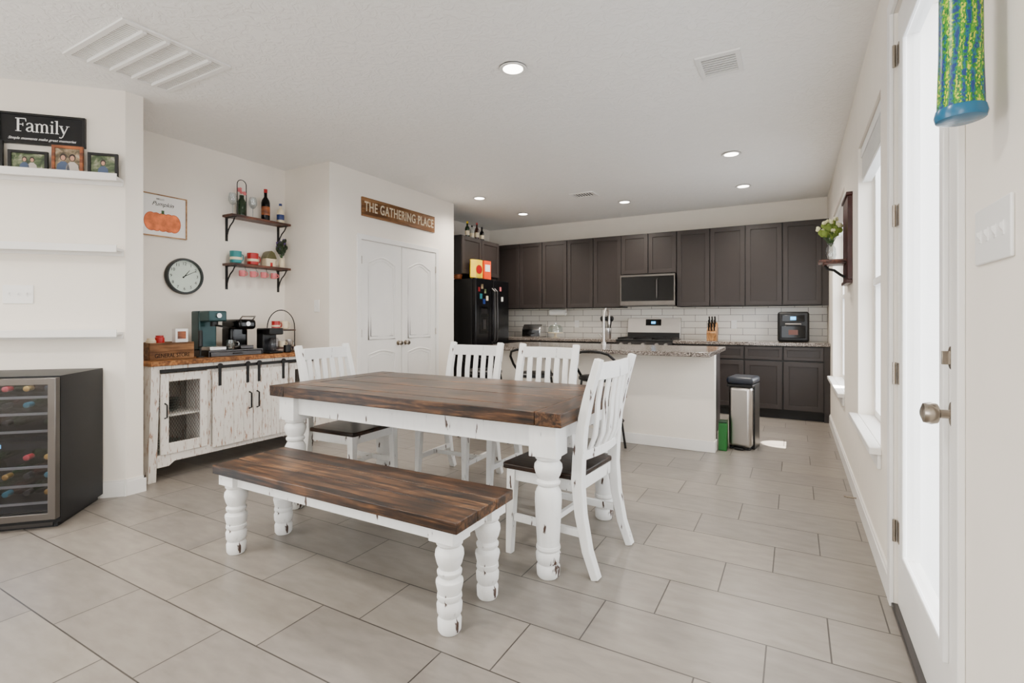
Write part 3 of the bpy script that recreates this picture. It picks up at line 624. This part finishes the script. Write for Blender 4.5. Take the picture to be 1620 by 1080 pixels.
t=thing('wooden_crate','small brown wooden crate lettered GENERAL STORE on the sideboard','crate',(-4.32,2.14,ZT),R(90))
MB().box(-.16,.16,-.11,-.098,0,.13).box(-.16,.16,.098,.11,0,.13).box(-.16,-.148,-.098,.098,0,.13).box(.148,.16,-.098,.098,0,.13).box(-.148,.148,-.098,.098,0,.012).obj('box',SIGNW,parent=t,bev=.002)
text('GENERAL STORE',.045,TEXB,t,(.0,-.111,.03),sx=.75)
for i,(x,mt,h) in enumerate(((-.1,CREAM,.15),(-.04,RED,.17))):
    meta(MB().lathe([(.03,0),(.033,.005),(.033,h-.02),(.026,h-.012),(.026,h)]).obj('tea_tin',mt,loc=(-4.32,2.14+x,ZT+.014)),'small round tin standing in the wooden crate','tin','tins in the crate')
t=thing('tea_box','small white and brown printed box standing in the crate','box',(-4.30,2.24,ZT+.014),R(85));MB().box(-.045,.045,-.03,.03,0,.22).obj('carton',WHITE,parent=t);MB().box(-.03,.03,-.032,-.029,.14,.2).obj('printed_label',BRNF,parent=t)
t=thing('milk_frother','slim black handheld frother in a stand','frother',(-4.22,2.355,ZT),R(90));MB().lathe([(.03,0),(.03,.01),(.006,.014),(.006,.08),(.016,.09),(.016,.21),(.01,.22)]).obj('stand',BLACK,parent=t)
t=thing('drawer_organizer','low steel mesh drawer unit under the coffee machines','drawer organizer',(-4.33,2.64,ZT),R(90))
MB().box(-.24,.24,-.15,.15,.04,.05).box(-.24,-.235,-.15,.15,0,.04).box(.235,.24,-.15,.15,0,.04).obj('frame',DSTEEL,parent=t);MB().box(-.225,.225,-.155,.14,.0,.036).obj('tray',DSTEEL,parent=t,bev=.003);MB().cyl((-.04,-.165,.02),(.04,-.165,.02),.005).obj('handle',BLACK,parent=t)
t=thing('espresso_machine','petrol-teal espresso machine with steel details on the sideboard','coffee machine',(-4.33,2.49,ZT+.051),R(90))
MB().box(-.075,.075,.02,.14,0,.33).box(-.075,.075,-.13,.02,.24,.33).obj('body',PTEAL,parent=t,bev=.012,seg=3)
MB().box(-.07,.07,-.13,.02,0,.03).obj('drip_tray',STEEL,parent=t,bev=.004);MB().cyl((0,-.07,.24),(0,-.07,.20),.03).cyl((0,-.07,.21),(0,-.19,.2),.009).obj('portafilter',BLACK,parent=t);MB().cyl((0,-.13,.29),(0,-.145,.29),.02).obj('dial',STEEL,parent=t)
t=thing('glass_mug','clear glass mug with milk under the coffee spout','mug',(-4.22,2.61,ZT+.051),R(60));MB().lathe([(.028,0),(.033,.01),(.036,.08)]).obj('cup',GL2,parent=t);MB().tube([(.035,0,.065),(.06,0,.06),(.06,0,.03),(.034,0,.02)],.005).obj('handle',GL2,parent=t)
t=thing('pod_coffee_maker','glossy black pod coffee maker on the sideboard','coffee machine',(-4.33,2.76,ZT+.051),R(90))
MB().box(-.085,.085,.0,.15,0,.2).box(-.085,.085,-.12,.15,.17,.26).obj('body',BLACKG,parent=t,bev=.03,seg=4);MB().box(-.06,.06,-.11,.0,0,.03).obj('drip_tray',DSTEEL,parent=t,bev=.005);MB().tube([(-.06,-.1,.26),(-.06,-.13,.285),(.06,-.13,.285),(.06,-.1,.26)],.007).obj('handle',STEEL,parent=t);MB().cyl((0,-.122,.22),(0,-.124,.22),.02).obj('badge',STEEL,parent=t)
t=thing('drip_coffee_maker','compact black drip coffee maker with carafe','coffee machine',(-4.22,2.98,ZT),R(90))
MB().box(-.07,.07,.0,.1,0,.22).box(-.07,.07,-.1,.1,.17,.23).box(-.07,.07,-.1,.1,0,.02).obj('body',BLACK,parent=t,bev=.01);MB().lathe([(.04,.0),(.052,.04),(.05,.09),(.035,.12)],c=(0,-.05,.022)).obj('carafe',DGLASS,parent=t)
t=thing('tiered_stand','two-tier round wooden stand with arched black metal frame','tiered tray',(-4.36,3.2,ZT),R(90))
for z,r in((.03,.15),(.2,.13)): MB().lathe([(r,z),(r,z+.012),(r-.005,z+.013)],n=28).obj('tray',SHELFW,parent=t)
A=[(.15*math.cos(a),0,.23+.17*math.sin(a)) for a in[math.pi*i/16 for i in range(17)]]
MB().tube([(.15,0,0)]+A+[(-.15,0,0)],.005).obj('frame',IRON,parent=t)
def mug(loc,mat,r=.038,h=.08,lab='mug',group=None,name='mug',rot=R(90),band=None):
    t=thing(name,lab,'mug',loc,rot,group)
    MB().lathe([(r*.8,0),(r,.008),(r,h),(r-.004,h),(r-.006,.01)],n=24).obj('cup',mat,parent=t)
    MB().tube([(r-.002,0,h*.8),(r+.02,0,h*.75),(r+.026,0,h*.5),(r+.018,0,h*.28),(r-.002,0,h*.22)],.005,8).obj('handle',mat,parent=t)
    if band: MB().lathe([(r*1.005,h*.3),(r*1.02,h*.31),(r*1.02,h*.5),(r*1.005,h*.51)],n=24).obj('painted_band',band,parent=t)
    return t
mug((-4.36,3.14,ZT+.214),RED,lab='red patterned mug on the tiered stand',band=CREAM);mug((-4.38,3.25,ZT+.214),CREAM,lab='cream mug on the tiered stand');mug((-4.3,3.16,ZT+.044),CREAM,.033,.06,lab='small cream cup on the lower tier');mug((-4.33,3.26,ZT+.044),STEEL,.03,.07,lab='small metal cup on the lower tier')
mug((-4.15,3.11,ZT),BLACK,.033,.07,lab='small black cup on the sideboard')
# ---------------------------------------------------------------- nook wall
t=thing('wall_clock','round wall clock with dark rim, pale face and black numerals','clock',(XL,2.44,1.568),R(90))
Mx=Matrix.Rotation(R(90),4,'X')
MB().lathe([(.155,0),(.158,.02),(.15,.04),(.138,.04),(.136,.012)],n=48,M=Mx).obj('rim',plain('dark_pewter',S(26,30,30),.35,.3),parent=t)
MB().lathe([(.14,.01),(.14,.014)],n=48,M=Mx).obj('face',plain('clock_face',S(206,218,206),.5),parent=t)
for i in range(1,13):
    a=R(90-30*i);text(str(i),.036,TEXB,t,(.108*math.cos(a),-.0155,.108*math.sin(a)),.0004,name='numeral')
def hand(ang,L,w):
    a=R(90-ang);d=Vector((math.cos(a),math.sin(a)));n=Vector((-d.y,d.x))*w
    p=[-d*.02+n,-d*.02-n,d*L-n*.4,d*L+n*.4];MB().prism([(q.x,q.y) for q in p],-.019,-.017,'y').obj('hand',TEXB,parent=t)
hand(38,.07,.004);hand(62,.11,.003)
t=thing('wall_picture','wood-framed white print with orange pumpkin and lettering','picture',(XL,2.27,2.06),R(90))
MB().frame(-.19,.19,-.175,.175,.008,-.02,0).obj('frame',NATW,parent=t)
MB().box(-.182,.182,-.01,0,-.167,.167).obj('print',WHITE,parent=t)
po=plain('pumpkin_orange',S(230,116,60),.6,var=.35,ns=16);pd=plain('pumpkin_rib',S(190,78,32),.6)
m=MB()
for i,x in enumerate((-.088,.088,-.048,.048,0)):
    m.lathe([(math.sin(math.pi*k/10)*.055,-math.cos(math.pi*k/10)*.078) for k in range(11)],n=20,c=(x,-.0105,-.055),sy=.02+.002*i,m=1)
    m.lathe([(math.sin(math.pi*k/10)*.05,-math.cos(math.pi*k/10)*.073) for k in range(11)],n=20,c=(x,-.0110,-.055),sy=.02+.002*i)
m.obj('pumpkin_print',[po,pd],parent=t);MB().box(-.01,.01,-.0135,-.01,.015,.045).obj('stem_print',LEAF,parent=t)
text('HELLO',.02,TEXB,t,(-.02,-.0115,.135),.0004);text('Pumpkin',.048,TEXB,t,(0,-.0115,.095),.0004,shear=.4)
def nshelf(z):
    t=thing('wall_shelf','narrow dark wood wall shelf on black iron brackets','shelf',(XL,3.09,z),R(90),'coffee nook shelves')
    MB().box(-.31,.31,-.15,0,-.022,0).obj('board',SHELFW,parent=t,bev=.002)
    for x in(-.27,.27):
        m=MB();m.box(x-.012,x+.012,-.005,0,-.24,-.022).box(x-.012,x+.012,-.14,-.005,-.028,-.022)
        m.tube([(x,-.13,-.03),(x,-.1,-.07),(x,-.06,-.1),(x,-.03,-.14),(x,-.004,-.21)],.006);m.obj('bracket',IRON,parent=t)
nshelf(2.165);nshelf(1.715)
def wglass(y,z,x=-4.55):
    t=thing('wine_glass','clear stemmed wine glass on the shelf','wine glass',(x,y,z),0,'wine glasses on the shelf')
    MB().lathe([(.032,0),(.03,.003),(.004,.008),(.004,.09),(.02,.1),(.036,.13),(.036,.16),(.028,.2)],n=20).obj('glass',LAMPG,parent=t)
wglass(2.83,2.166);wglass(3.03,2.166)
bottle(-4.55,3.165,2.166,BLACKG,.31,.04,RED,'dark wine bottle with red foil and label on the shelf',lab=BRNF,name='wine_bottle')
bottle(-4.55,3.33,2.166,CREAM,.2,.035,BLUEP,'small blue and white patterned bottle on the shelf',lab=BLUEP)
t=thing('cloche_stand','arched black wire stand holding a glass jar of flowers','decoration',(-4.56,2.925,2.166),R(90))
A=[(.045*math.cos(a),0,.3+.045*math.sin(a)) for a in[math.pi*i/10 for i in range(11)]]
MB().tube([(.045,0,0)]+A+[(-.045,0,0)],.004).obj('frame',IRON,parent=t);MB().lathe([(.034,0),(.036,.01),(.036,.14),(.02,.17),(.02,.2)]).obj('jar',BOTG,parent=t)
m=MB()
for i in range(8):
    a=i*1.3;m.ball((.03*math.cos(a),.02*math.sin(a),.22+.012*(i%4)),.014,8)
m.obj('flowers',PINK,parent=t)
mug((-4.55,2.86,1.716),TEAL,.05,.115,'teal patterned mug on the shelf',band=CREAM);mug((-4.55,3.03,1.716),RED,.05,.115,'red patterned mug on the shelf',band=CREAM)
t=thing('cottage_jar','cottage-shaped ceramic jar in cream and brown','jar',(-4.55,3.2,1.716),R(90))
MB().box(-.05,.05,-.04,.04,0,.085).obj('house',CREAM,parent=t,bev=.008);MB().prism([(-.06,.08),(.06,.08),(.03,.14),(0,.16),(-.03,.14)],-.05,.05,'y').obj('roof',plain('brown_green_glaze',S(84,80,44),.35,var=.25),parent=t,bev=.008);MB().tube([(.05,0,.07),(.085,0,.07),(.085,0,.03),(.05,0,.015)],.007).obj('handle',CREAM,parent=t);MB().box(-.012,.012,-.043,-.039,.0,.04).obj('painted_door',RED,parent=t)
def flowers(loc,vm,pm,h,spread,n,label,vh=.1,vr=.03,name='flower_vase',lm=None,leafs=1,pn=3):
    lm=lm or LEAF
    t=thing(name,label,'vase',loc,0);MB().lathe([(vr*.7,0),(vr,vh*.3),(vr*.9,vh*.7),(vr*.55,vh*.9),(vr*.7,vh),(vr*.5,vh*.95)]).obj('vase',vm,parent=t)
    s=MB();p=MB();l=MB()
    for i in range(n):
        a=i*2.4;r=spread*(.3+.7*((i*37)%10)/10);z=vh+h*(.45+.55*((i*53)%10)/10)
        q=Vector((r*math.cos(a),r*math.sin(a)*.7,z));s.tube([(0,0,vh*.8),tuple(q*.5+Vector((0,0,.4*vh))),tuple(q)],.002,5)
        if i%2==0:
            for k in range(pn): p.ball(tuple(q+Vector((random.uniform(-.012,.012),random.uniform(-.012,.012),random.uniform(-.01,.01)))),.012,6)
        for k in range(leafs):
            f=.55+.45*k/max(leafs,1);w=q*f;w.z=vh+(q.z-vh)*f;w+=Vector((random.uniform(-.015,.015),random.uniform(-.015,.015),random.uniform(-.01,.01)))
            l.ball(tuple(w),(.02,.006,.022) if k%2 else (.007,.02,.018),6)
    s.obj('stems',LEAF,parent=t);p.obj('blossoms',pm,parent=t);l.obj('leaves',lm,parent=t)
flowers((-4.545,3.34,1.716),CREAM,plain('purple_petal',S(98,72,130),.7,var=.2),.2,.065,14,'dark leafy dried plant with purple buds in a small vase',lm=DLEAF,leafs=4,pn=1)
for y in(2.94,3.05,3.16,3.27):
    mug((-4.53,y-.03,1.60),PINK,.028,.055,'small pink cup hanging from a hook under the shelf','pink cups under the shelf',name='hanging_cup')
    meta(MB().tube([(0,0,0),(0,0,-.02),(0,.012,-.035),(0,.02,-.055),(0,.015,-.062)],.002,6).obj('cup_hook',IRON,loc=(-4.53,y,1.693)),'small black hook under the wall shelf','hook','cup hooks')
# ---------------------------------------------------------------- angled wall ledges
for z in(2.135,1.665,1.108):
    t=thing('picture_ledge','white painted picture ledge on the wall','shelf',aw(.75,z),R(45),'white picture ledges')
    MB().box(-.74,.74,-.095,0,-.016,0).obj('board',TRIM,parent=t);MB().box(-.74,.74,-.105,-.095,-.03,.018).box(-.74,.74,-.012,0,-.045,-.016).obj('lip',TRIM,parent=t,bev=.002)
t=thing('family_sign','black framed sign reading Family in white serif letters','sign',aw(.456,2.425),R(45))
MB().box(-.222,.222,-.014,0,-.085,.085).obj('board',plain('chalkboard_black',S(16,16,18),.6,spec=.3),parent=t)
MB().frame(-.235,.235,-.1,.1,.014,-.022,0).obj('frame',BLACK,parent=t,bev=.002)
SF=.057
def letter(strokes,ox,dots=()):
    m=MB()
    for pts,th in strokes:
        th=th if isinstance(th,list) else [th]*len(pts)
        m.ribbon([((x+ox)*SF,z*SF-.020) for x,z in pts],[k*SF*.88 for k in th],-.0165,-.0135,'y')
    for x,z in dots: m.lathe([(.10*SF,0),(.10*SF,.003)],n=16,M=Matrix.Translation(((x+ox)*SF,-.0135,z*SF-.020))@Matrix.Rotation(R(90),4,'X'))
    m.obj('letter',WHITEL,parent=t)
sfx=lambda a,b,z=.035:([(a,z),(b,z)],.07)
ox=-2.55
letter([([(.3,0),(.3,1.5)],.22),sfx(.05,.58),([(.05,1.46),(1.0,1.46)],.09),([(.98,1.48),(1.02,1.15)],.07),([(.3,.8),(.75,.8)],.08),([(.74,.63),(.74,.97)],.07)],ox);ox+=1.0
letter([([(.1,.75),(.17,.92),(.36,1.0),(.55,.93),(.6,.75),(.6,.14),(.7,.03),(.84,.08)],[.12,.1,.09,.13,.19,.19,.12,.05]),([(.6,.58),(.35,.53),(.13,.38),(.1,.2),(.24,.05),(.44,.08),(.6,.24)],[.07,.09,.14,.18,.13,.08,.05])],ox);ox+=.85
A2=lambda s:([(.2+s,.72),(.32+s,.92),(.47+s,.99),(.62+s,.9),(.67+s,.7),(.67+s,0)],[.05,.08,.1,.14,.18,.18])
letter([([(.2,0),(.2,.97)],.18),([(.0,.94),(.2,.94)],.06),sfx(.03,.38),A2(0),sfx(.5,.85),A2(.47),sfx(.97,1.32)],ox);ox+=1.42
letter([([(.2,0),(.2,.97)],.18),([(.0,.94),(.2,.94)],.06),sfx(.03,.38)],ox,[(.2,1.3)]);ox+=.46
letter([([(.2,0),(.2,1.5)],.18),([(.0,1.47),(.2,1.47)],.06),sfx(.03,.38)],ox);ox+=.4
letter([([(.16,.96),(.48,.08)],.18),([(.84,.96),(.48,.05),(.34,-.3),(.18,-.42),(.04,-.36)],[.07,.08,.08,.1,.14]),([(.0,.95),(.36,.95)],.06),([(.68,.95),(1.0,.95)],.06)],ox)
text('Simple moments make great memories',.023,WHITEL,t,(0,-.0155,-.064),.0005,shear=.4)
def pframe(s,w,h,fm,label,people,bg=None):
    t=thing('photo_frame',label,'photo frame',aw(s,2.137,.05),R(45),'photo frames on the ledge')
    f=.018;a=w/2
    MB().frame(-a,a,0,h,f,-.012,.006).obj('frame',fm,parent=t,bev=.002)
    MB().box(-a+f,a-f,-.004,.004,f,h-f).obj('photo',bg or PHOTOB,parent=t)
    for i,x in enumerate(people):
        el=lambda r1,r2,cz,y,nm,mt:MB().lathe([(h*r1*math.sin(math.pi*k/8),-h*r2*math.cos(math.pi*k/8)) for k in range(9)],n=14,c=(x,y,cz),sy=.02).obj(nm,mt,parent=t)
        el(.10,.13,h*.60,-.0042,'printed_hair',HAIR);el(.068,.088,h*.575,-.0048,'printed_face',SKIN)
        MB().prism([(x-h*.2,f),(x+h*.2,f),(x+h*.17,h*.34),(x+h*.06,h*.45),(x-h*.06,h*.45),(x-h*.17,h*.34)],-.0047,-.004,'y').obj('printed_clothing',[SHIRT,SHIRT2][i%2],parent=t)
pframe(.105,.17,.155,BLACK,'black photo frame with a portrait on the ledge',[0],PHOTOG);pframe(.30,.17,.185,BRNF,'brown wooden photo frame with two people in the photo',[-.025,.025])
pframe(.51,.21,.135,BLACK,'wide black photo frame with a couple in the photo',[-.02,.02],PHOTOG);pframe(.74,.2,.19,BLACK,'tall black photo frame on the ledge',[0])
# ---------------------------------------------------------------- wine cooler
wc=thing('wine_cooler','black wine refrigerator with steel-framed glass door full of bottles','wine cooler',(-4.056,1.215,0),R(45))
wx=.30;dp=.265
m=MB();m.box(-wx,-wx+.03,-dp+.05,dp,.03,.87).box(wx-.03,wx,-dp+.05,dp,.03,.87).box(-wx+.03,wx-.03,-dp+.05,dp,.84,.87).box(-wx+.03,wx-.03,-dp+.05,dp,.03,.1).box(-wx+.03,wx-.03,dp-.03,dp,.1,.84).box(-wx+.02,wx-.02,-dp+.06,dp-.02,0,.03)
m.obj('body',plain('matte_black_enamel',S(14,16,20),.45,spec=.3),parent=wc)
m=MB();y0,y1=-dp,-dp+.045;z0,z1=.06,.862
m.frame(-wx,wx,z0,z1,.038,y0,y1)
dr=m.obj('door',MSTEEL,parent=wc,bev=.003);MB().box(-wx+.036,wx-.036,y0+.015,y0+.02,z0+.036,z1-.036).obj('glass_pane',DGLASS,parent=dr)
MB().cyl((-wx+.025,y0-.03,.2),(-wx+.025,y0-.03,.72),.009).cyl((-wx+.025,y0-.03,.25),(-wx+.025,y0,.25),.006).cyl((-wx+.025,y0-.03,.67),(-wx+.025,y0,.67),.006).obj('handle',STEEL,parent=dr)
MB().box(-wx+.04,wx-.04,y1+.01,y1+.02,.01,.045).obj('vent_grille',DSTEEL,parent=wc)
MB().box(-wx+.03,wx-.03,-dp+.052,-dp+.2,.455,.50).obj('control_divider',BLACK,parent=wc);MB().box(-.02,.02,-dp+.049,-dp+.052,.468,.488).obj('display',LBLUE,parent=wc)
for lz in(.83,.45):
    l=bpy.data.lights.new('led','AREA');l.shape='RECTANGLE';l.size=.45;l.size_y=.05;l.energy=1.6;l.color=(.75,.87,1)
    o=bpy.data.objects.new('led_strip',l);C.objects.link(o);o.parent=wc;o.location=(0,-dp+.1,lz)  # added area lights that brighten the bottles behind the glass
zs=(.15,.25,.355,.56,.66,.755)
for z in zs: MB().box(-wx+.035,wx-.035,-dp+.06,-dp+.07,z-.014,z-.001).obj('shelf',RACK,parent=wc)
cps=[CAPR,CAPG,BLACK,CAPT,BLACK,CAPG,BOTG];ii=0
for z in zs:
    for k in range(5):
        ii+=1
        if (ii*7)%6==1 and z<.7: continue
        x=-.2+.1*k;loc=Matrix.Rotation(R(45),4,'Z')@Vector((x,.02*((ii*3)%3),z+.036));loc=loc+Vector((-4.056,1.215,0))
        t=thing('wine_bottle','dark wine bottle lying on a shelf in the wine cooler','wine bottle',tuple(loc),R(45),'bottles in the wine cooler')
        MM=Matrix.Translation((0,.17,0))@Matrix.Rotation(R(90),4,'X')
        MB().lathe([(.03,0),(.036,.005),(.036,.18),(.03,.21),(.015,.235),(.014,.28)],n=14,M=MM).obj('body',[BOTG,BOTB][ii%2],parent=t);MB().lathe([(.016,.265),(.016,.315),(.01,.317)],n=12,M=MM).obj('foil_cap',cps[ii%7],parent=t)
# ---------------------------------------------------------------- right wall decor
t=thing('wall_shelf.002','dark red wooden wall plaque with small scrolled shelf','shelf',(XR,4.52,1.62),R(-90))
MB().box(-.2,.2,-.03,0,-.14,.46).box(-.21,.21,-.04,0,-.165,-.14).box(-.21,.21,-.04,0,.46,.485).obj('plaque',plain('mahogany_finish',S(54,14,10),.35,var=.3),parent=t,bev=.004)
MB().box(-.11,.11,-.2,-.03,.0,.018).box(-.10,.10,-.17,-.03,-.015,0).obj('ledge',SHELFW,parent=t,bev=.003);MB().tube([(0,-.16,-.015),(0,-.14,-.045),(0,-.1,-.055),(0,-.06,-.09),(0,-.03,-.11)],.01).obj('bracket',IRON,parent=t)
flowers((XR-.12,4.52,1.639),LAMPG,PETAL,.2,.09,22,'glass vase of cream flowers and yellow-green leaves on the shelf',.13,.035,lm=LGREEN,leafs=2,pn=4)
t=thing('hanging_mosaic_lantern','hanging green and blue mosaic glass cylinder with turquoise rim','hanging decoration',(.292,1.33,1.605),0)
MB().lathe([(.038,0),(.038,.01),(.035,.12),(.034,.3),(.035,.44)],n=32).obj('mosaic_tube',MOS,parent=t)
MB().lathe([(.028,-.016),(.040,-.012),(.0425,-.002),(.040,.01),(.037,.012)],n=32).obj('rim',MRIM,parent=t);MB().cyl((0,0,.44),(0,0,1.09),.002).obj('cord',IRON,parent=t);MB().cyl((0,0,1.09),(0,0,1.135),.012).obj('hook',IRON,parent=t)
t=meta(MB().tube([(0,0,0),(-.05,0,.0),(-.07,0,.003)],.005).obj('door_stop',NICK,loc=(XR-.012,3.9,.05)),'small metal spring door stop on the baseboard','door stop')
# ---------------------------------------------------------------- lights, world, camera
for x,y in((-1.2,.6),(-3.0,.2),(-4.6,-.6),(-1.2,-1.6),(-3.2,-1.8)): spot(x,y,2.70,None,125,165,(1,.95,.88))  # added fill spots behind the camera, no fixtures modelled
spot(-3.3,2.75,2.70,None,60,165,(1,.95,.88))  # another spot with no fixture, near the coffee nook
l=bpy.data.lights.new('sun_beam','SPOT');l.energy=14000;l.spot_size=R(4.2);l.spot_blend=.05;l.shadow_soft_size=.01;l.color=(1,.95,.86)
o=bpy.data.objects.new('sun_beam',l);C.objects.link(o);o.location=(2.2,5.5,3.45);dv=Vector((-.1,5.48,0))-o.location;o.rotation_euler=dv.to_track_quat('-Z','Y').to_euler()
w=bpy.data.worlds.new('daylight_world');bpy.context.scene.world=w;w.use_nodes=True;bg=w.node_tree.nodes['Background'];bg.inputs[0].default_value=(.93,.965,1,1);bg.inputs[1].default_value=9.5
cd=bpy.data.cameras.new('cam');cam=bpy.data.objects.new('camera',cd);C.objects.link(cam);cam.location=(0,0,1.19);cam.rotation_euler=(R(90),0,R(29.2))
cd.sensor_width=36;cd.lens=800/1620*36;cd.shift_y=-34/1620;cd.clip_start=.05
bpy.context.scene.camera=cam
